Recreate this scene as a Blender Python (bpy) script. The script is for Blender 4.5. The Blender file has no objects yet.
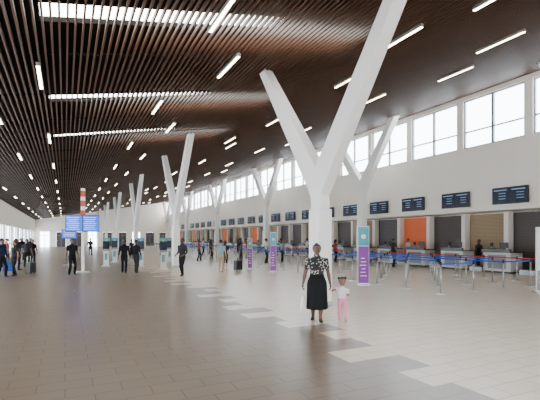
import bpy, math, random
from mathutils import Vector, Matrix
random.seed(7)
scn=bpy.context.scene
COL=scn.collection

# ------------------------------------------------------------ materials
def mat(name,col,rough=.5,metal=0,emis=0,ecol=None,noise=0,nscale=5,spec=.5):
    m=bpy.data.materials.new(name); m.use_nodes=True
    nt=m.node_tree; b=nt.nodes['Principled BSDF']
    c=(*col,1)
    b.inputs['Base Color'].default_value=c
    b.inputs['Roughness'].default_value=rough
    b.inputs['Metallic'].default_value=metal
    b.inputs['Specular IOR Level'].default_value=spec
    if emis:
        b.inputs['Emission Color'].default_value=(*(ecol or col),1)
        b.inputs['Emission Strength'].default_value=emis
    if noise:
        tc=nt.nodes.new('ShaderNodeTexCoord'); n=nt.nodes.new('ShaderNodeTexNoise')
        n.inputs['Scale'].default_value=nscale; n.inputs['Detail'].default_value=3
        r=nt.nodes.new('ShaderNodeMapRange')
        r.inputs['To Min'].default_value=1-noise; r.inputs['To Max'].default_value=1+noise
        mx=nt.nodes.new('ShaderNodeVectorMath'); mx.operation='SCALE'
        mx.inputs[0].default_value=col
        nt.links.new(tc.outputs['Object'],n.inputs['Vector'])
        nt.links.new(n.outputs['Fac'],r.inputs['Value'])
        nt.links.new(r.outputs['Result'],mx.inputs['Scale'])
        nt.links.new(mx.outputs[0],b.inputs['Base Color'])
    return m
def tile_mat(name,c1,c2,mortar,rough):
    m=mat(name,c1,rough,spec=.65); nt=m.node_tree; b=nt.nodes['Principled BSDF']
    tc=nt.nodes.new('ShaderNodeTexCoord'); br=nt.nodes.new('ShaderNodeTexBrick')
    br.inputs['Color1'].default_value=(*c1,1); br.inputs['Color2'].default_value=(*c2,1)
    br.inputs['Mortar'].default_value=(*mortar,1); br.inputs['Scale'].default_value=1
    br.inputs['Mortar Size'].default_value=.009; br.inputs['Mortar Smooth'].default_value=.2
    br.inputs['Brick Width'].default_value=.6; br.inputs['Row Height'].default_value=.3
    br.offset=.5
    n=nt.nodes.new('ShaderNodeTexNoise'); n.inputs['Scale'].default_value=.5; n.inputs['Detail'].default_value=5
    r=nt.nodes.new('ShaderNodeMapRange'); r.inputs['To Min'].default_value=.96; r.inputs['To Max'].default_value=1.04
    mx=nt.nodes.new('ShaderNodeVectorMath'); mx.operation='SCALE'
    nt.links.new(tc.outputs['Object'],br.inputs['Vector']); nt.links.new(tc.outputs['Object'],n.inputs['Vector'])
    nt.links.new(n.outputs['Fac'],r.inputs['Value']); nt.links.new(br.outputs['Color'],mx.inputs[0])
    nt.links.new(r.outputs['Result'],mx.inputs['Scale']); nt.links.new(mx.outputs[0],b.inputs['Base Color'])
    return m
def pattern_mat(name,c1,c2,scale,thr=.42):
    m=mat(name,c1,.8); nt=m.node_tree; b=nt.nodes['Principled BSDF']
    tc=nt.nodes.new('ShaderNodeTexCoord'); v=nt.nodes.new('ShaderNodeTexVoronoi'); v.inputs['Scale'].default_value=scale
    cr=nt.nodes.new('ShaderNodeValToRGB'); cr.color_ramp.interpolation='CONSTANT'
    cr.color_ramp.elements[0].color=(*c2,1); cr.color_ramp.elements[1].position=thr; cr.color_ramp.elements[1].color=(*c1,1)
    nt.links.new(tc.outputs['Object'],v.inputs['Vector']); nt.links.new(v.outputs['Distance'],cr.inputs['Fac'])
    nt.links.new(cr.outputs['Color'],b.inputs['Base Color']); return m
def slat_mat(name,c1,c2,scale):
    m=mat(name,c1,.5); nt=m.node_tree; b=nt.nodes['Principled BSDF']
    tc=nt.nodes.new('ShaderNodeTexCoord'); w=nt.nodes.new('ShaderNodeTexWave'); w.bands_direction='Z'
    w.inputs['Scale'].default_value=scale
    cr=nt.nodes.new('ShaderNodeValToRGB'); cr.color_ramp.elements[0].color=(*c1,1); cr.color_ramp.elements[1].color=(*c2,1)
    nt.links.new(tc.outputs['Object'],w.inputs['Vector']); nt.links.new(w.outputs['Fac'],cr.inputs['Fac'])
    nt.links.new(cr.outputs['Color'],b.inputs['Base Color']); return m
def glass_mat(name,tint):
    m=bpy.data.materials.new(name); m.use_nodes=True; nt=m.node_tree
    nt.nodes.remove(nt.nodes['Principled BSDF']); o=nt.nodes['Material Output']
    t=nt.nodes.new('ShaderNodeBsdfTransparent'); t.inputs[0].default_value=(*tint,1)
    g=nt.nodes.new('ShaderNodeBsdfGlossy'); g.inputs['Roughness'].default_value=.05
    mx=nt.nodes.new('ShaderNodeMixShader'); mx.inputs[0].default_value=.04
    nt.links.new(t.outputs[0],mx.inputs[1]); nt.links.new(g.outputs[0],mx.inputs[2]); nt.links.new(mx.outputs[0],o.inputs[0])
    return m
M={}
M['white']=mat('white_paint',(.86,.80,.72),.6,noise=.03,nscale=1)
M['steel']=mat('white_steel',(.82,.80,.77),.4)
M['wood']=mat('slat_wood',(.072,.032,.018),.5,noise=.25,nscale=.8,spec=.35)
M['void']=mat('roof_void',(.006,.005,.005),.9,spec=.2)
M['frame']=mat('window_frame',(.20,.22,.24),.4)
M['glass']=glass_mat('window_glass',(.86,.93,1.0))
M['lamp']=mat('lamp_diffuser',(1,1,1),.5,emis=18,ecol=(1,.88,.66))
M['fixture']=mat('lamp_housing',(.2,.18,.16),.5)
M['dark']=mat('dark_plastic',(.012,.012,.014),.4)
M['grey']=mat('grey_laminate',(.25,.25,.26),.5)
M['counter']=mat('counter_white',(.62,.62,.60),.35)
M['ctop']=mat('counter_top',(.04,.035,.035),.25)
M['scr']=mat('screen_face',(.006,.009,.016),.2,emis=.1,ecol=(.05,.1,.25))
M['scrtx']=mat('screen_text',(.15,.28,.5),.4,emis=.4,ecol=(.4,.6,.9))
M['blue']=mat('display_blue',(.01,.07,.42),.3,emis=1.2,ecol=(.015,.10,.6))
M['bluetx']=mat('display_text',(.6,.7,1),.3,emis=1.2,ecol=(.5,.7,1))
M['belt']=mat('belt_blue',(.01,.08,.42),.6)
M['beltr']=mat('belt_red',(.45,.02,.02),.6)
M['metal']=mat('brushed_metal',(.42,.42,.42),.3,metal=.7)
M['orange']=mat('panel_orange',(.80,.15,.03),.5)
M['beige']=slat_mat('shutter_beige',(.34,.23,.12),(.22,.15,.08),4)
M['brown']=slat_mat('shutter_brown',(.075,.05,.04),(.035,.027,.023),4)
M['dgrey']=slat_mat('shutter_grey',(.09,.07,.075),(.05,.042,.045),3)
M['teal']=mat('totem_teal',(.05,.33,.42),.5)
M['purple']=mat('totem_purple',(.22,.03,.30),.5)
M['paper']=mat('print_white',(.75,.75,.75),.5)
M['red']=mat('sign_red',(.50,.07,.035),.5)
M['green']=mat('kiosk_green',(.08,.28,.24),.4)
M['tile_dark']=tile_mat('tile_greybrown',(.185,.136,.099),(.165,.120,.087),(.080,.058,.042),.30)
M['tile_light']=tile_mat('tile_cream',(.63,.515,.385),(.58,.475,.355),(.33,.27,.205),.30)
M['white_eye']=mat('eye_white',(.5,.48,.45),.3)
M['iris']=mat('eye_dark',(.015,.01,.01),.2)
M['lip']=mat('lip',(.16,.04,.035),.5)

# ------------------------------------------------------------ mesh builder
class MB:
    def __init__(s): s.v=[];s.f=[];s.m=[];s.names=[];s.sm=[]
    def mi(s,k):
        if k not in s.names: s.names.append(k)
        return s.names.index(k)
    def add(s,vs,fs,k,smooth=False):
        o=len(s.v); s.v+= [tuple(v) for v in vs]; i=s.mi(k)
        for f in fs: s.f.append([a+o for a in f]); s.m.append(i); s.sm.append(smooth)
    def box(s,c,d,k,rz=0,rx=0):
        R=Matrix.Rotation(rz,3,'Z')@Matrix.Rotation(rx,3,'X'); C=Vector(c)
        vs=[C+R@Vector((x*d[0]/2,y*d[1]/2,z*d[2]/2)) for x in(-1,1) for y in(-1,1) for z in(-1,1)]
        s.add(vs,[(0,1,3,2),(4,6,7,5),(0,4,5,1),(2,3,7,6),(0,2,6,4),(1,5,7,3)],k)
    def bx(s,x0,x1,y0,y1,z0,z1,k): s.box(((x0+x1)/2,(y0+y1)/2,(z0+z1)/2),(x1-x0,y1-y0,z1-z0),k)
    def loft(s,rings,k,smooth=True,cap=True):
        n=len(rings[0]); vs=[p for r in rings for p in r]; fs=[]
        for i in range(len(rings)-1):
            for j in range(n):
                a=i*n+j;b=i*n+(j+1)%n; fs.append((a,b,b+n,a+n))
        if cap: fs.append(tuple(reversed(range(n)))); fs.append(tuple(range((len(rings)-1)*n,len(rings)*n)))
        s.add(vs,fs,k,smooth)
    def tube(s,pts,rad,k,seg=8,flat=None,smooth=True):
        pts=[Vector(p) for p in pts]; rings=[]
        for i,p in enumerate(pts):
            t=(pts[min(i+1,len(pts)-1)]-pts[max(i-1,0)]).normalized()
            ref=Vector(flat[0]) if flat else (Vector((1,0,0)) if abs(t.x)<.9 else Vector((0,1,0)))
            u=(ref-t*ref.dot(t)).normalized(); w=t.cross(u)
            r=rad[i] if not isinstance(rad,(int,float)) else rad
            fu=flat[1] if flat else 1
            rings.append([p+u*math.cos(a)*r*fu+w*math.sin(a)*r for a in [2*math.pi*j/seg for j in range(seg)]])
        s.loft(rings,k,smooth)
    def ball(s,c,r,k,seg=12,ring=8,fn=None):
        c=Vector(c); vs=[];fs=[]
        for i in range(ring+1):
            th=math.pi*i/ring
            for j in range(seg):
                ph=2*math.pi*j/seg
                d=Vector((math.sin(th)*math.cos(ph)*r[0],math.sin(th)*math.sin(ph)*r[1],math.cos(th)*r[2]))
                if fn: d=fn(d)
                vs.append(c+d)
        for i in range(ring):
            for j in range(seg):
                a=i*seg+j;b=i*seg+(j+1)%seg; fs.append((a,a+seg,b+seg,b))
        s.add(vs,fs,k,True)
    def mesh(s,name):
        me=bpy.data.meshes.new(name); me.from_pydata(s.v,[],s.f)
        for k in s.names: me.materials.append(M[k])
        me.polygons.foreach_set('material_index',s.m); me.polygons.foreach_set('use_smooth',s.sm)
        me.update(); return me
    def obj(s,name,loc=(0,0,0),rz=0,bevel=0,me=None):
        o=bpy.data.objects.new(name,me or s.mesh(name)); COL.objects.link(o)
        o.location=loc; o.rotation_euler=(0,0,rz)
        if bevel:
            b=o.modifiers.new('bevel','BEVEL'); b.width=bevel; b.segments=2; b.limit_method='ANGLE'
        return o
def inst(name,me,loc,rz=0):
    o=bpy.data.objects.new(name,me); COL.objects.link(o); o.location=loc; o.rotation_euler=(0,0,rz); return o

# ------------------------------------------------------------ room
XL,XR,YB,YF=-5.3,20.4,-9.0,94.0
XBACK=22.2
def ceil(x): return 6.2+.175*x

b=MB(); y=YB-3; i=0
steps=[0,.6,.3,.9,.0,.9,.6,1.2,.3,.6,.0,.9]
while y<YF+1:
    xb=3.6+steps[i%12]
    b.add([(XL-.3,y,0),(xb,y,0),(xb,y+.6,0),(XL-.3,y+.6,0)],[(0,1,2,3)],'tile_dark')
    b.add([(xb,y,0),(XBACK+.3,y,0),(XBACK+.3,y+.6,0),(xb,y+.6,0)],[(0,1,2,3)],'tile_light')
    y+=.6;i+=1
b.obj('floor')

b=MB(); x=XL+.08
while x<XR-.02:
    z=ceil(x); b.bx(x-.02,x+.02,YB,YF,z,z+.10,'wood'); x+=.155
y=YB+1.4
while y<YF:
    z0=ceil(XL)+.10; z1=ceil(XR)+.10
    b.add([(XL,y,z0),(XR,y,z1),(XR,y+.06,z1),(XL,y+.06,z0),(XL,y,z0+.05),(XR,y,z1+.05),(XR,y+.06,z1+.05),(XL,y+.06,z0+.05)],
      [(0,1,2,3),(7,6,5,4),(0,4,5,1),(2,6,7,3)],'void'); y+=3.2
b.obj('ceiling')
def slab(b,x0,x1,y0,y1,k,dz=.5,t=.12):
    za,zb=ceil(x0)+dz,ceil(x1)+dz
    vs=[(x0,y0,za),(x1,y0,zb),(x1,y1,zb),(x0,y1,za),(x0,y0,za+t),(x1,y0,zb+t),(x1,y1,zb+t),(x0,y1,za+t)]
    b.add(vs,[(3,2,1,0),(4,5,6,7),(0,1,5,4),(1,2,6,5),(2,3,7,6),(3,0,4,7)],k)
b=MB(); prev=YB
SK=[10.3+6.2*k for k in range(-2,3)]; hw_=.42
for s in SK:
    if s-hw_>prev:
        slab(b,XL-.3,XR+.3,prev,s-hw_,'void')
    slab(b,XL-.3,-.5,s-hw_,s+hw_,'void'); slab(b,7.4,XR+.3,s-hw_,s+hw_,'void'); prev=s+hw_
slab(b,XL-.3,XR+.3,prev,YF+.3,'void')
b.obj('roof_deck')

b=MB()
b.bx(XR,XR+.3,YB,YF,3.2,6.8,'white')
b.bx(XR,XR+.3,YB,YF,9.53,10.55,'white')
P=3.975; groups=[13.15+P*k for k in range(-5,20)]
for g in groups:
    b.bx(XR,XR+.3,g-.425,g,6.8,9.53,'white')
b.bx(XR,XR+.3,YB,groups[0]-.425,6.8,9.53,'white')
b.bx(XR+.3,XBACK,YB,YF,3.2,3.4,'white')
b.bx(XBACK,XBACK+.2,YB,YF,0,3.4,'white')
b.obj('wall_right')
w=MB(); W=3.55
def bar(y0,y1,z0,z1): w.bx(.08,.2,y0,y1,z0,z1,'frame')
bar(0,W,0,.07);bar(0,W,2.66,2.73);bar(0,.06,0,2.73);bar(W-.06,W,0,2.73);bar(W/2-.06,W/2+.06,0,2.73);bar(0,W,.9,.97)
w.bx(.14,.15,.05,W-.05,.05,2.68,'glass')
wm=w.mesh('window')
n=1
for g in groups:
    inst('window_%d'%n,wm,(XR,g,6.8)); n+=1

pan=['brown','beige','brown','orange','dgrey','beige','brown','orange','beige','dgrey']
b=MB(); y=15.0-2.75*8; k=0
while y<YF-3:
    kk=pan[(k-7)%10]
    b.bx(XBACK-.08,XBACK-.005,y+.15,y+2.6,.0,3.15,kk)
    y+=2.75;k+=1
b.obj('shutter_panels')
b=MB(); y=15.0-2.75*8
while y<YF-3:
    b.bx(XBACK-.5,XBACK-.005,y-.13,y+.13,0,3.195,'white'); y+=2.75
b.obj('trim_1')

b=MB()
b.bx(XL-.3,XL,YB,YF,3.1,5.95,'white'); b.bx(XL-.3,XL,YB,YF,0,.25,'white')
b.bx(XL-.3,XL,YB,YB+6.4,.25,3.1,'white')
y=YB+6.4
while y<YF:
    b.bx(XL-.3,XL,y,y+.5,.25,3.1,'white'); y+=6.4
b.obj('wall_left')
w=MB(); W2=5.9
for yy in (0.04,W2/3,2*W2/3,W2-.04): w.bx(.08,.18,yy-.04,yy+.04,0,2.85,'frame')
for zz in (.03,.9,2.82): w.bx(.08,.18,0,W2,zz-.03,zz+.03,'frame')
w.bx(.12,.13,0,W2,0,2.85,'glass')
wm=w.mesh('side_window'); y=YB+6.9
while y<YF-3:
    inst('window_%d'%n,wm,(XL-.25,y,.25)); n+=1; y+=6.4

b=MB()
b.bx(XL-.3,XBACK,YF,YF+.3,3.0,10.6,'white')
for xx in range(0,10):
    x0=XL-.3+xx*2.9; b.bx(x0,x0+1.1,YF,YF+.3,0,3.0,'white')
b.obj('wall_far')
for k in range(9):
    d=MB(); x0=XL+.82+k*2.9
    d.bx(x0,x0+1.76,YF+.1,YF+.16,0,2.98,'glass' if k%3==0 else 'dgrey')
    for xx in (x0+.04,x0+.88,x0+1.72): d.bx(xx-.04,xx+.04,YF+.06,YF+.2,0,2.98,'frame')
    d.bx(x0,x0+1.76,YF+.06,YF+.2,2.2,2.28,'frame')
    d.obj('door_%d'%(k+1))
b=MB()
b.bx(XL-.3,XBACK,YB-.3,YB,3.2,10.6,'white')  # unseen end wall, closed this low to cut light from behind the camera
for k in range(8):
    x0=XL-.3+k*3.93; b.bx(x0,x0+.3,YB-.3,YB,0,3.2,'white')
b.obj('wall_back')
w=MB()
for k in range(1,21): w.bx(XL+k*1.31-.03,XL+k*1.31+.03,YB-.2,YB-.1,0,3.2,'frame')
w.bx(XL,XBACK,YB-.2,YB-.1,2.3,2.38,'frame'); w.bx(XL,XBACK,YB-.16,YB-.15,0,3.2,'glass')
w.obj('window_%d'%n)  # unseen glazing, added behind the camera to let daylight in

# ------------------------------------------------------------ V columns
def column(x,y,zf,tw=.27,aw=.46,T=.2):
    zt=ceil(x)+.06; s=3.5; b=MB()
    out=[(-tw,0),(tw,0),(tw,zf-.45),(s+.06,zt),(s+.06-aw,zt),(0,zf+.32),(-s-.06+aw,zt),(-s-.06,zt),(-tw,zf-.45)]
    vs=[(-T,p[0],p[1]) for p in out]+[(T,p[0],p[1]) for p in out]; N=len(out)
    tri=[(0,1,2,8),(8,2,5),(2,3,4,5),(8,5,6,7)]
    fs=[tuple(reversed(t)) for t in tri]+[tuple(i+N for i in t) for t in tri]
    fs+=[(i,(i+1)%N,(i+1)%N+N,i+N) for i in range(N)]
    b.add(vs,fs,'steel')
    b.bx(-T-.04,T+.04,-tw-.04,tw+.04,0,2.5,'steel')
    b.bx(-T-.06,T+.06,-tw-.06,tw+.06,0,.12,'metal')
    b.obj('v_column',(x,y,0),bevel=.03)
SP=15.9
for k in range(0,6): column(6.0,9.3+SP*k,3.3,.22,.40,.16)
for k in range(-1,5): column(19.0,24.0+SP*k,5.5,.3,.5,.22)

# ------------------------------------------------------------ strip lights
lm=MB(); lm.bx(-.05,.05,-.9,.9,-.03,.06,'fixture'); lm.bx(-.038,.038,-.88,.88,-.045,-.03,'lamp')
lme=lm.mesh('strip_light')
series=[(-2.0,16.5,7.5),(-.6,12.7,7.6),(3.1,8.7,7.3),(4.4,11.9,7.7),(9.0,9.6,14.4),(9.8,13.2,6.4),(13.4,9.5,6.6),(14.9,12.6,14.4),(-4,14,7.5)]
for x,y0,st in series:
    y=y0-st*2
    while y<YF-2:
        if y>YB+1: inst('strip_light',lme,(x,y,ceil(x)-.07))
        y+=st

# ------------------------------------------------------------ departure screens on the bulkhead
sm=MB()
for s in (-.48,.48):
    sm.box((-.14,s,0),(.10,.93,.86),'dark'); sm.box((-.195,s,0),(.01,.85,.76),'scr')
    sm.box((-.203,s,.28),(.006,.70,.04),'scrtx')
    for r in range(3): sm.box((-.203,s-.1,.12-.14*r),(.006,.38,.022),'scrtx')
sm.box((-.05,0,0),(.095,1.2,.2),'dark')
sme=sm.mesh('flight_screen')
y=13.8-3.3*5
while y<85: inst('flight_screen',sme,(XR,y,3.92)); y+=3.3

# ------------------------------------------------------------ check-in counters
c=MB()
c.bx(-.45,.45,-.95,.55,.08,1.02,'counter'); c.bx(-.40,.40,-.9,.5,0,.08,'dark')
c.bx(-.52,.48,-1.0,.6,1.02,1.07,'ctop'); c.bx(-.50,-.40,-.95,.55,1.07,1.2,'ctop')
c.bx(-.46,-.452,-.7,.3,.2,.9,'grey')
c.bx(.0,.04,-.5,-.05,1.22,1.52,'dark'); c.bx(.02,.08,-.32,-.24,1.07,1.25,'dark'); c.bx(-.02,.16,-.38,-.18,1.07,1.09,'dark')
c.bx(-.3,.0,.1,.35,1.07,1.22,'dark')
c.bx(-.5,.6,.6,1.35,0,.22,'metal'); c.bx(-.45,.6,.65,1.3,.22,.26,'dark')
c.bx(.3,.36,.62,.66,.2,1.3,'metal'); c.bx(.26,.40,.60,.68,1.3,1.5,'dark')
cme=c.mesh('check_in_counter'); y=6.0
while y<86: inst('check_in_counter',cme,(20.05,y,0)); y+=2.75

# ------------------------------------------------------------ queue barriers
def barrier(x0,x1,y0,y1,dx,dy):
    b=MB(); nx=int(round((x1-x0)/dx)); ny=int(round((y1-y0)/dy))
    for i in range(nx+1):
        for j in range(ny+1):
            x=x0+i*dx;y=y0+j*dy; bk='beltr' if i==nx else 'belt'
            b.tube([(x,y,0),(x,y,.02),(x,y,.035)],[.17,.17,.05],'metal',14,smooth=False)
            b.tube([(x,y,.03),(x,y,.93)],.028,'metal',8)
            b.tube([(x,y,.88),(x,y,1.0)],.034,'dark',8)
            if j<ny and i>0 and not (i%2==1 and j==0) and not(i%2==0 and i>0 and j==ny-1):
                b.bx(x-.004,x+.004,y+.03,y+dy-.03,.90,.955,bk)
            if i<nx and j in(0,ny) and (j==0)==(i%2==0): b.bx(x+.03,x+dx-.03,y-.004,y+.004,.90,.955,'belt')
    b.obj('queue_barrier')
barrier(10.6,16.6,9.5,20.0,1.5,1.5)
barrier(13.9,16.9,4.7,7.7,1.5,1.5)
barrier(10.2,16.2,22.5,34.5,1.5,1.5)
barrier(10.2,16.2,37.5,49.5,1.5,1.5)
barrier(10.2,16.2,53,65,1.5,1.5)

# ------------------------------------------------------------ totems
def totem(name,loc,w,h,top,bot,rz,split=.62):
    b=MB()
    b.box((0,0,.02),(w+.12,.36,.04),'metal')
    b.box((0,0,.04+(h-.04)*.5),(w,.07,h-.04),'paper')
    b.box((0,0,.08+h*split*.5),(w-.03,.08,h*split),bot)
    b.box((0,0,h*split+.1+(h*(1-split)-.14)/2),(w-.03,.08,h*(1-split)-.14),top)
    for k in range(6): b.box((-.02*(k%2),-.043,.35+.13*k),(w*.55-.05*(k%3),.004,.03),'paper')
    b.ball((0,-.04,h*.82),(w*.22,.012,w*.22),'paper',14,8)
    b.obj(name,loc,rz)
RZ=-.5
totem('information_totem',(9.96,12.5,0),.42,2.2,'teal','purple',RZ)
totem('information_totem',(9.6,19.3,0),.32,2.05,'teal','purple',RZ)
totem('information_totem',(9.3,21.6,0),.26,1.75,'green','purple',RZ)
totem('information_totem',(13.66,8.25,0),.32,2.1,'paper','grey',RZ,.3)

b=MB()
b.box((0,0,.03),(.7,.5,.06),'metal'); b.box((0,0,1.5),(.14,.12,3.0),'steel'); b.box((0,0,3.55),(.20,.12,1.5),'paper')
for k in range(3): b.box((0,0,3.02+.5*k),(.205,.13,.3),'red')
b.box((.0,-.12,2.5),(1.6,.12,.86),'dark'); 
for s in(-.4,.4):
    b.box((s,-.185,2.5),(.76,.01,.8),'blue')
    for k in range(7): b.box((s-.04,-.193,2.8-.1*k),(.6-.06*(k%3),.006,.02),'bluetx')
b.obj('flight_information_display',(.83,23.6,0),-.2)
b=MB()
b.box((0,0,.03),(.7,.5,.06),'metal'); b.box((0,0,1.0),(.12,.1,2.0),'steel'); b.box((0,-.05,2.0),(.9,.12,.6),'dark'); b.box((0,-.115,2.0),(.84,.01,.54),'blue')
for k in range(4): b.box((0,-.123,2.18-.1*k),(.65,.006,.025),'bluetx')
b.obj('flight_information_display',(.25,30.0,0),-.1)

def kiosk(loc,rz,k='teal'):
    b=MB()
    b.box((0,0,.03),(.5,.5,.06),'metal'); b.box((0,.08,.55),(.30,.2,1.0),'counter')
    b.box((0,-.05,1.0),(.40,.36,.08),'grey'); b.box((0,.06,1.30),(.40,.07,.52),'dark',rx=-.25)
    b.box((0,.018,1.31),(.33,.01,.40),'scr',rx=-.25); b.box((0,.16,1.66),(.42,.05,.2),k); b.box((0,.16,1.4),(.07,.05,.5),'steel')
    b.box((0,-.025,.6),(.16,.01,.4),k)
    b.obj('check_in_kiosk',loc,rz)
for l,k in (((5.0,24.0,0),'green'),((4.2,26.8,0),'teal'),((2.3,28.0,0),'green'),((3.2,32,0),'teal'),((6.8,30.5,0),'green')): kiosk(l,-.2,k)

def suitcase(loc,rz,k,h=.6):
    b=MB(); b.box((0,0,.06+h/2),(.42,.24,h),k)
    for x in(-.12,0,.12): b.box((x,-.125,.06+h/2),(.02,.02,h*.86),'dark')
    for x in(-.16,.16):
        for y in(-.08,.08): b.tube([(x-.015,y,.03),(x+.015,y,.03)],.03,'dark',8)
    b.tube([(-.1,.1,h),(-.1,.1,h+.36),(.1,.1,h+.36),(.1,.1,h)],.012,'metal',6)
    b.obj('suitcase',loc,rz,bevel=.02)
suitcase((-3.2,21.4,0),.3,'dgrey'); suitcase((-1.5,23.6,0),1,'dark',.5); suitcase((8.3,20.9,0),.3,'dark',.5); suitcase((-2.6,25.0,0),.1,'belt')

# ------------------------------------------------------------ people
def ik(a,t,l1,l2,pole):
    a=Vector(a);t=Vector(t);d=t-a;L=d.length
    if L>(l1+l2)*.995: d=d*((l1+l2)*.995/L); L=d.length; t=a+d
    u=d/L; x=(l1*l1-l2*l2+L*L)/(2*L); h=math.sqrt(max(0,l1*l1-x*x))
    p=Vector(pole); p=(p-u*p.dot(u)).normalized()
    return a+u*x+p*h, t
def person(name,loc,yaw,H,skin,top,bottom,shoe,hair,female=False,child=False,foot=((.055,-.06,0),(-.055,.08,0)),
           hand=((.17,-.04,.42),(-.17,.0,.42)),sleeve=.6,legs='trousers',skirt=None,hairstyle='short',vox=.011,turn=0,handworld={},bulk=1.0):
    hh=.2 if child else .136
    k=(1-hh)/.868
    LOC=Vector(loc); Ri=Matrix.Rotation(-yaw,3,'Z')
    raw=MB(); bones=[]
    wf=1.12 if child else bulk
    if female: T=[(.455,.06,.05,0),(.50,.096,.068,.008),(.54,.094,.068,.008),(.60,.074,.053,0),(.65,.076,.054,-.004),(.715,.088,.068,-.012),(.76,.09,.058,-.002),(.80,.084,.046,.004),(.828,.05,.036,.008),(.85,.03,.03,.008)]; shw=.095;hw=.05
    else: T=[(.455,.06,.05,0),(.50,.084,.064,.004),(.54,.086,.066,.002),(.60,.080,.058,-.004),(.66,.086,.062,-.004),(.72,.098,.066,-.004),(.765,.104,.062,0),(.80,.098,.05,.004),(.828,.058,.04,.008),(.85,.034,.034,.008)]; shw=.112;hw=.048
    rings=[]
    for z,rx,ry,yo in T:
        rings.append([Vector((rx*wf*math.cos(a),ry*wf*math.sin(a)+yo,z*k)) for a in [2*math.pi*j/16 for j in range(16)]])
    raw.loft(rings,'white'); shw*=wf
    nb=Vector((0,.01,.83*k)); nt_=Vector((0,.002,.87*k+hh*.25))
    raw.tube([nb,(nb+nt_)/2,nt_],[.036*wf,.029*wf,.029*wf],'white',12)
    bones+= [((0,0,.47*k),(0,0,.80*k),.085,'torso'),(nb,nt_,.03,'skin')]
    for sgn,ft in zip((1,-1),foot):
        hip=Vector((sgn*hw,0,.50*k)); an=Vector((ft[0],ft[1],(ft[2]+.045)*k))
        kn,an=ik(hip,an,.238*k,.232*k,(sgn*.08,-1,0))
        m1=hip.lerp(kn,.45); m2=kn.lerp(an,.33)
        raw.tube([hip+Vector((0,0,.02)),m1,kn,m2+Vector((0,.006,0)),an.lerp(kn,.12),an],[.050*wf,.045*wf,.031*wf,.034*wf,.019*wf,.021*wf],'white',12)
        bones+=[(hip,kn,.045,'thigh'),(kn,an,.03,'shin')]
        if skirt is None and legs=='trousers':
            raw.tube([kn,an.lerp(kn,.05)],[.036*wf,.031*wf],'white',12)
        z=an.z-.045*k
        R=[]
        for yy,w,h in ((.03,.016,.03),(.02,.022,.045),(-.01,.024,.05),(-.05,.027,.032),(-.085,.026,.024),(-.105,.014,.016)):
            R.append([Vector((an.x+sgn*max(0,-yy)*.12+w*math.cos(a),an.y+yy,z+h*.5+h*.5*math.sin(a))) for a in [2*math.pi*j/12 for j in range(12)]])
        raw.loft(R,'white')
        bones.append((an+Vector((0,.02,-.028*k)),an+Vector((sgn*.01,-.095,-.033*k)),.026,'foot'))
    hands=[]
    for i,(sgn,hd) in enumerate(zip((1,-1),hand)):
        sh=Vector((sgn*shw,.004,.795*k))
        t=Vector(hd)
        if i in handworld: t=(Ri@(Vector(handworld[i])-LOC))/H
        else: t=Vector((t.x,t.y,t.z*k))
        el,wr=ik(sh,t,.172*k,.148*k,(sgn*.25,.9,-.25))
        raw.tube([sh-Vector((sgn*.03,0,0)),sh+Vector((sgn*.006,0,0)),sh.lerp(el,.3),el,el.lerp(wr,.3),wr],[.03*wf,.032*wf,.028*wf,.021*wf,.022*wf,.014*wf],'white',12)
        bones+=[(sh,el,.028,'uarm'),(el,wr,.02,'farm')]
        d=(wr-el).normalized()
        s=Vector((0,-1,0)); s=(s-d*s.dot(d))
        s=s.normalized() if s.length>.3 else Vector((sgn*-1,0,0))
        nrm=Vector((-sgn,0,0)); nrm=(nrm-d*nrm.dot(d)-s*nrm.dot(s))
        nrm=nrm.normalized() if nrm.length>.2 else d.cross(s)
        pe=wr+d*.05*k
        raw.tube([wr-d*.008,wr+d*.02*k,pe],[.0105*wf,.0115*wf,.0105*wf],'white',10,flat=(s,1.9))
        bones.append((wr,pe,.018,'skin')); hands.append((wr,pe,d,s,nrm))
    hz=1-hh; HR=Matrix.Rotation(turn,3,'Z')
    def hp(x,y,z): return HR@Vector((x*1.1*hh,y*hh,0))+Vector((0,-.004,hz+z*hh))
    R=[]
    for t,rx,ry,yo in ((0,.10,.11,-.24),(.06,.19,.2,-.2),(.18,.26,.31,-.1),(.33,.31,.39,-.04),(.5,.335,.43,0),(.65,.345,.45,.02),(.8,.32,.42,.03),(.92,.21,.3,.03),(1,.05,.08,.03)):
        R.append([hp(rx*math.cos(a),yo+ry*math.sin(a),t) for a in [2*math.pi*j/16 for j in range(16)]])
    raw.loft(R,'white')
    raw.tube([hp(0,-.40,.55),hp(0,-.45,.42),hp(0,-.49,.34),hp(0,-.38,.31)],[.03*hh,.05*hh,.075*hh,.05*hh],'white',8)
    for s_ in(-1,1): raw.ball(hp(s_*.345,.03,.45),(.05*hh,.07*hh,.13*hh),'white',8,6)
    bones.append((hp(0,0,.2),hp(0,0,.8),.05,'skin'))
    me=raw.mesh('tmp'); o=bpy.data.objects.new('tmp',me); COL.objects.link(o)
    rm=o.modifiers.new('r','REMESH'); rm.mode='VOXEL'; rm.voxel_size=vox
    sm_=o.modifiers.new('s','SMOOTH'); sm_.iterations=2; sm_.factor=.5
    bpy.context.view_layer.update()
    ev=o.evaluated_get(bpy.context.evaluated_depsgraph_get()); em=bpy.data.meshes.new_from_object(ev)
    bpy.data.objects.remove(o)
    vs=[v.co.copy() for v in em.vertices]; nr=[v.normal.copy() for v in em.vertices]
    BB=[(Vector(a),Vector(c_),r,l) for a,c_,r,l in bones]
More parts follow.
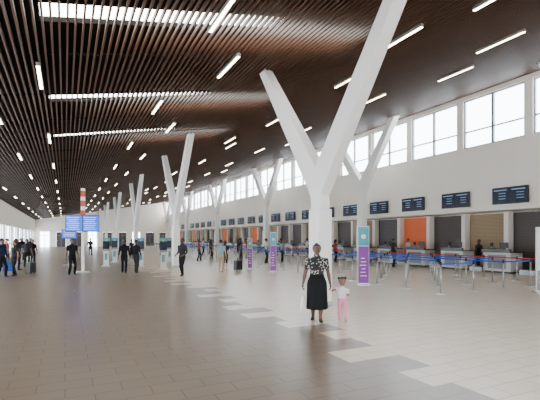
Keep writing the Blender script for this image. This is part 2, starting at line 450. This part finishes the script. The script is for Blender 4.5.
    def cls(p):
        best=9;lab='skin';bt=0
        for a,c_,r,l in BB:
            ab=c_-a; t=max(0,min(1,(p-a).dot(ab)/ab.length_squared)); dd=(p-a-ab*t).length-r
            if dd<best: best=dd;lab=l;bt=t
        if lab=='torso':
            return 1 if p.z>(.565*k if skirt is None else .59*k) else 2
        if lab=='uarm': return 1 if (bt<sleeve or sleeve>=1) else 0
        if lab=='farm': return 1 if sleeve>1 and bt<sleeve-1 else 0
        if lab=='thigh': 
            if skirt: return 0
            return 2
        if lab=='shin': 
            if skirt: return 0
            if legs=='shorts': return 0 if bt>.08 else 2
            return 2
        if lab=='foot': return 3
        if p.z>.80*k and p.z<.825*k: return 1
        return 0
    keys=[skin,top,bottom,shoe]
    out=MB()
    for kx in keys: out.mi(kx)
    vc=[cls(p) for p in vs]
    for i_,c_ in enumerate(vc):
        if c_ in(1,2): vs[i_]=vs[i_]+nr[i_]*.0045
    out.v=[tuple(v) for v in vs]
    for p in em.polygons:
        out.f.append(list(p.vertices)); L_=[vc[j] for j in p.vertices]; out.m.append(out.mi(keys[max(set(L_),key=L_.count)])); out.sm.append(True)
    bpy.data.meshes.remove(em)
    for wr,pe,d,s,nrm in hands:
        for q,(off,L) in enumerate(((.0155,.040),(.0053,.046),(-.005,.043),(-.0145,.034))):
            p0=pe-d*.008+s*off*wf; cu=.32+.06*q; pts=[p0]; p=p0
            for seg in (.40,.34,.26):
                ang=cu*(len(pts)); dr=(d*math.cos(ang)+nrm*math.sin(ang)).normalized()
                p=p+dr*L*seg*k*1.15; pts.append(p)
            out.tube(pts,[.0056*wf,.0053*wf,.0047*wf,.0034*wf],skin,7)
        p0=wr+d*.012+s*.014*wf; p1=p0+(s*.75+d*.6+nrm*.25).normalized()*.022; p2=p1+(d*.9+s*.25+nrm*.35).normalized()*.02; 
        out.tube([p0,p1,p2],[.0075*wf,.0066*wf,.0042*wf],skin,7)
    for s_ in(-1,1):
        out.ball(hp(s_*.145,-.375,.50),(.058*hh,.045*hh,.026*hh),'white_eye',8,6)
        out.ball(hp(s_*.145,-.408,.50),(.030*hh,.022*hh,.027*hh),'iris',8,6)
        out.tube([hp(s_*.07,-.425,.585),hp(s_*.15,-.42,.605),hp(s_*.22,-.37,.585)],.013*hh,hair,5)
    out.ball(hp(0,-.405,.205),(.095*hh,.03*hh,.028*hh),'lip',10,6)
    def hf(dv):
        l=HR.inverted()@dv; y=l.y/hh; z=l.z/hh+.6
        low={'short':.30,'up':.32,'long':-.15}.get(hairstyle,.3)
        line=.80 if y<-.22 else (.55 if y<.02 else low)
        return dv*(1.0 if z>line else .78)
    out.ball(hp(0,.035,.6),(.43*hh,.485*hh,.445*hh),hair,20,14,fn=hf)
    if hairstyle=='up': out.ball(hp(0,.28,.93),(.22*hh,.2*hh,.19*hh),hair,12,8)
    if hairstyle=='puffs':
        for s_ in(-1,1): out.ball(hp(s_*.32,.1,.88),(.17*hh,.17*hh,.17*hh),hair,12,8)
    if hairstyle=='long': out.tube([hp(0,.2,.7),hp(0,.38,.3),hp(0,.4,-.25)],[.3*hh,.3*hh,.18*hh],hair,12)
    if skirt:
        zt,zb,r0,r1=skirt; R=[]
        for q in range(15):
            t=q/14; z=(zt+(zb-zt)*t)*k; ring=[]
            hipr=.112*wf; u_=min(1,t/.28); e=u_*u_*(3-2*u_)
            rr=r0*1.06+(hipr-r0*1.06)*e+(r1-hipr)*max(0,(t-.28)/.72)
            for j in range(48):
                a=2*math.pi*j/48; f=1+.045*t*math.sin(a*9+1)
                ring.append(Vector((rr*f*math.cos(a),rr*(.78+.36*min(1,t*1.6))*f*math.sin(a)-.002-.008*t,z)))
            R.append(ring)
        out.loft(R,bottom)
    me=out.mesh(name); me.transform(Matrix.Scale(H,4))
    o=bpy.data.objects.new(name,me); COL.objects.link(o); o.location=loc; o.rotation_euler=(0,0,yaw)
    return o
M['skin_dark']=mat('skin_dark',(.11,.05,.03),.5)
M['skin_mid']=mat('skin_mid',(.24,.12,.075),.5)
M['skin_light']=mat('skin_light',(.5,.28,.19),.5)
M['hair_black']=mat('hair_black',(.010,.008,.007),.6)
M['cloth_black']=mat('cloth_black',(.007,.007,.008),.85,spec=.2)
M['cloth_navy']=mat('cloth_navy',(.010,.014,.034),.85,spec=.2)
M['cloth_charcoal']=mat('cloth_charcoal',(.022,.022,.026),.85,spec=.2)
M['cloth_sky']=mat('cloth_sky',(.18,.30,.38),.85)
M['cloth_khaki']=mat('cloth_khaki',(.36,.29,.20),.85)
M['cloth_white']=mat('cloth_white',(.5,.5,.5),.85)
M['cloth_red']=mat('cloth_red',(.30,.03,.03),.85)
M['cloth_pink']=mat('cloth_pink',(.70,.25,.36),.85)
M['floral']=pattern_mat('floral_black_white',(.010,.010,.012),(.46,.43,.39),21,.37)
M['pinkdots']=pattern_mat('pink_white_print',(.72,.64,.64),(.65,.20,.28),40,.3)
M['shoe_black']=mat('shoe_black',(.02,.018,.016),.4)

WL=(4.82,7.6,0); CL=(5.28,7.33,0)
face=-.56
person('woman_walking',WL,face,1.62,'skin_dark','floral','cloth_black','shoe_black','hair_black',female=True,
  foot=((.045,-.08,0),(-.05,.07,.0)),hand=((.17,-.04,.42),(-.19,-.03,.44)),handworld={0:(5.06,7.45,.77)},sleeve=.75,
  skirt=(.61,.16,.086,.14),hairstyle='up',vox=.0075,turn=.1,bulk=1.16)
person('toddler_girl',CL,face,.92,'skin_mid','pinkdots','cloth_pink','cloth_pink','hair_black',female=False,child=True,
  foot=((.07,-.05,0),(-.06,.05,0)),hand=((.12,-.12,.66),(-.2,0,.6)),handworld={1:(5.115,7.40,.655)},sleeve=.7,hairstyle='puffs',vox=.0095)
b=MB()
def rr(hx,hy,z): return [Vector((hx*math.copysign(abs(math.cos(a))**.6,math.cos(a)),hy*math.copysign(abs(math.sin(a))**.6,math.sin(a)),z)) for a in [2*math.pi*j/16 for j in range(16)]]
b.loft([rr(.11,.04,0),rr(.13,.05,.05),rr(.135,.05,.2),rr(.12,.035,.3),rr(.10,.02,.34)],'paper')
for yy in(-.02,.02): b.tube([(-.06,yy,.33),(-.03,yy*.5,.41),(0,0,.44),(.03,yy*.5,.41),(.06,yy,.33)],.006,'paper',6)
b.obj('shopping_bag',(4.82-.315*.847-.02,7.6+.315*.53-.07,.215),face+math.pi/2)

far=[
 ('man_standing',(.30,21.9),.4,1.72,'skin_dark','cloth_black','cloth_black',dict(sleeve=.7,foot=((.07,0,0),(-.07,.02,0)),hand=((.13,-.1,.55),(-.17,0,.43)))),
 ('man_walking',(2.65,22.0),2.9,1.68,'skin_dark','cloth_black','cloth_black',dict(sleeve=1.6)),
 ('woman_standing',(3.2,21.8),2.5,1.66,'skin_dark','cloth_black','cloth_charcoal',dict(female=True,hairstyle='up',sleeve=1.5)),
 ('man_standing',(4.84,19.1),-.9,1.74,'skin_dark','cloth_charcoal','cloth_black',dict(sleeve=1.7,hand=((.12,-.12,.56),(-.13,-.1,.56)))),
 ('man_walking',(7.2,20.5),2.6,1.66,'skin_light','cloth_sky','cloth_khaki',dict(legs='shorts',sleeve=.7)),
 ('woman_walking',(7.75,21.4),2.6,1.6,'skin_light','cloth_charcoal','cloth_charcoal',dict(female=True,legs='shorts',hairstyle='long')),
 ('man_standing',(-2.54,22.2),1.0,1.7,'skin_dark','cloth_navy','cloth_black',dict(sleeve=1.7)),
 ('woman_standing',(-2.1,22.7),-.8,1.62,'skin_mid','cloth_charcoal','cloth_black',dict(female=True,hairstyle='long')),
 ('man_standing',(-3.0,25.9),.4,1.72,'skin_dark','cloth_charcoal','cloth_navy',dict()),
 ('man_standing',(-2.4,26.6),1.4,1.7,'skin_dark','cloth_black','cloth_navy',dict()),
 ('man_walking',(-2.0,28.2),.2,1.7,'skin_dark','cloth_charcoal','cloth_black',dict()),
 ('woman_walking',(-1.9,31.5),.2,1.66,'skin_dark','cloth_black','cloth_black',dict(female=True,sleeve=1.6)),
 ('man_walking',(-3.4,29.5),2.8,1.74,'skin_mid','cloth_navy','cloth_charcoal',dict()),
 ('man_standing',(-3.6,34),1.8,1.74,'skin_mid','cloth_red','cloth_charcoal',dict()),
 ('woman_standing',(-2.9,33),1.1,1.64,'skin_dark','cloth_navy','cloth_black',dict(female=True)),
 ('man_standing',(-3.1,38),.8,1.74,'skin_dark','cloth_black','cloth_black',dict()),
 ('man_standing',(-3.9,24.2),.8,1.74,'skin_dark','cloth_navy','cloth_black',dict()),
 ('woman_standing',(-2.5,35.5),.1,1.64,'skin_dark','cloth_charcoal','cloth_black',dict(female=True)),
 ('man_standing',(-2.7,42),.8,1.74,'skin_dark','cloth_black','cloth_navy',dict()),
 ('man_standing',(-3.6,46),.8,1.74,'skin_dark','cloth_navy','cloth_black',dict()),
 ('man_standing',(7.3,32),1.8,1.74,'skin_dark','cloth_white','cloth_navy',dict()),
 ('woman_standing',(9.2,31.2),1.2,1.62,'skin_dark','cloth_red','cloth_black',dict(female=True)),
 ('man_standing',(12.45,26.1),1.6,1.72,'skin_mid','cloth_white','cloth_navy',dict()),
 ('woman_standing',(14.0,26.7),1.5,1.62,'skin_mid','cloth_sky','cloth_black',dict(female=True,hairstyle='long')),
 ('man_standing',(12.4,30.7),1.4,1.76,'skin_dark','cloth_navy','cloth_charcoal',dict()),
 ('man_standing',(14.0,33.2),1.5,1.7,'skin_light','cloth_red','cloth_khaki',dict()),
 ('man_standing',(11.0,27.6),1.5,1.7,'skin_dark','cloth_black','cloth_charcoal',dict()),
 ('woman_standing',(11.0,33.7),1.5,1.63,'skin_mid','cloth_charcoal','cloth_black',dict(female=True,hairstyle='long')),
 ('man_standing',(17.8,19.5),1.57,1.74,'skin_mid','cloth_charcoal','cloth_navy',dict()),
 ('woman_standing',(17.7,25.4),1.57,1.64,'skin_mid','cloth_red','cloth_navy',dict(female=True,hairstyle='long')),
 ('man_standing',(17.6,29.2),1.57,1.74,'skin_dark','cloth_white','cloth_charcoal',dict()),
 ('man_standing',(17.7,34.0),1.57,1.72,'skin_dark','cloth_sky','cloth_charcoal',dict()),
 ('woman_standing',(21.2,16.3),-1.57,1.66,'skin_dark','cloth_navy','cloth_navy',dict(female=True,hairstyle='up')),
 ('man_standing',(21.2,21.8),-1.57,1.72,'skin_dark','cloth_white','cloth_navy',dict()),
 ('woman_standing',(21.2,27.3),-1.57,1.66,'skin_dark','cloth_navy','cloth_navy',dict(female=True,hairstyle='up')),
 ('man_standing',(12.4,40.6),1.4,1.74,'skin_mid','cloth_white','cloth_black',dict()),
 ('woman_standing',(14.0,43.4),1.4,1.64,'skin_mid','cloth_navy','cloth_black',dict(female=True)),
 ('man_standing',(8.6,42),.4,1.74,'skin_dark','cloth_black','cloth_black',dict()),
 ('woman_walking',(5.2,38),.4,1.64,'skin_dark','cloth_navy','cloth_black',dict(female=True)),
 ('man_walking',(2.2,44),.1,1.74,'skin_dark','cloth_charcoal','cloth_black',dict()),
]
for nm,(x,y),yw,H,sk,tp,bt,kw in far:
    person(nm,(x,y,0),yw,H,sk,tp,bt,'shoe_black','hair_black',vox=.013,**kw)

# ------------------------------------------------------------ light
w=bpy.data.worlds.new('World'); scn.world=w; w.use_nodes=True
bg=w.node_tree.nodes['Background']; bg.inputs[0].default_value=(1.0,.955,.89,1); bg.inputs[1].default_value=16.0

# ------------------------------------------------------------ camera
cd=bpy.data.cameras.new('Camera'); cam=bpy.data.objects.new('Camera',cd); COL.objects.link(cam)
cam.location=(0,0,1.75); cam.rotation_euler=(math.radians(90),0,-math.atan(205/420))
cd.sensor_width=36; cd.lens=28; cd.shift_y=.0704; cd.clip_end=400
scn.camera=cam
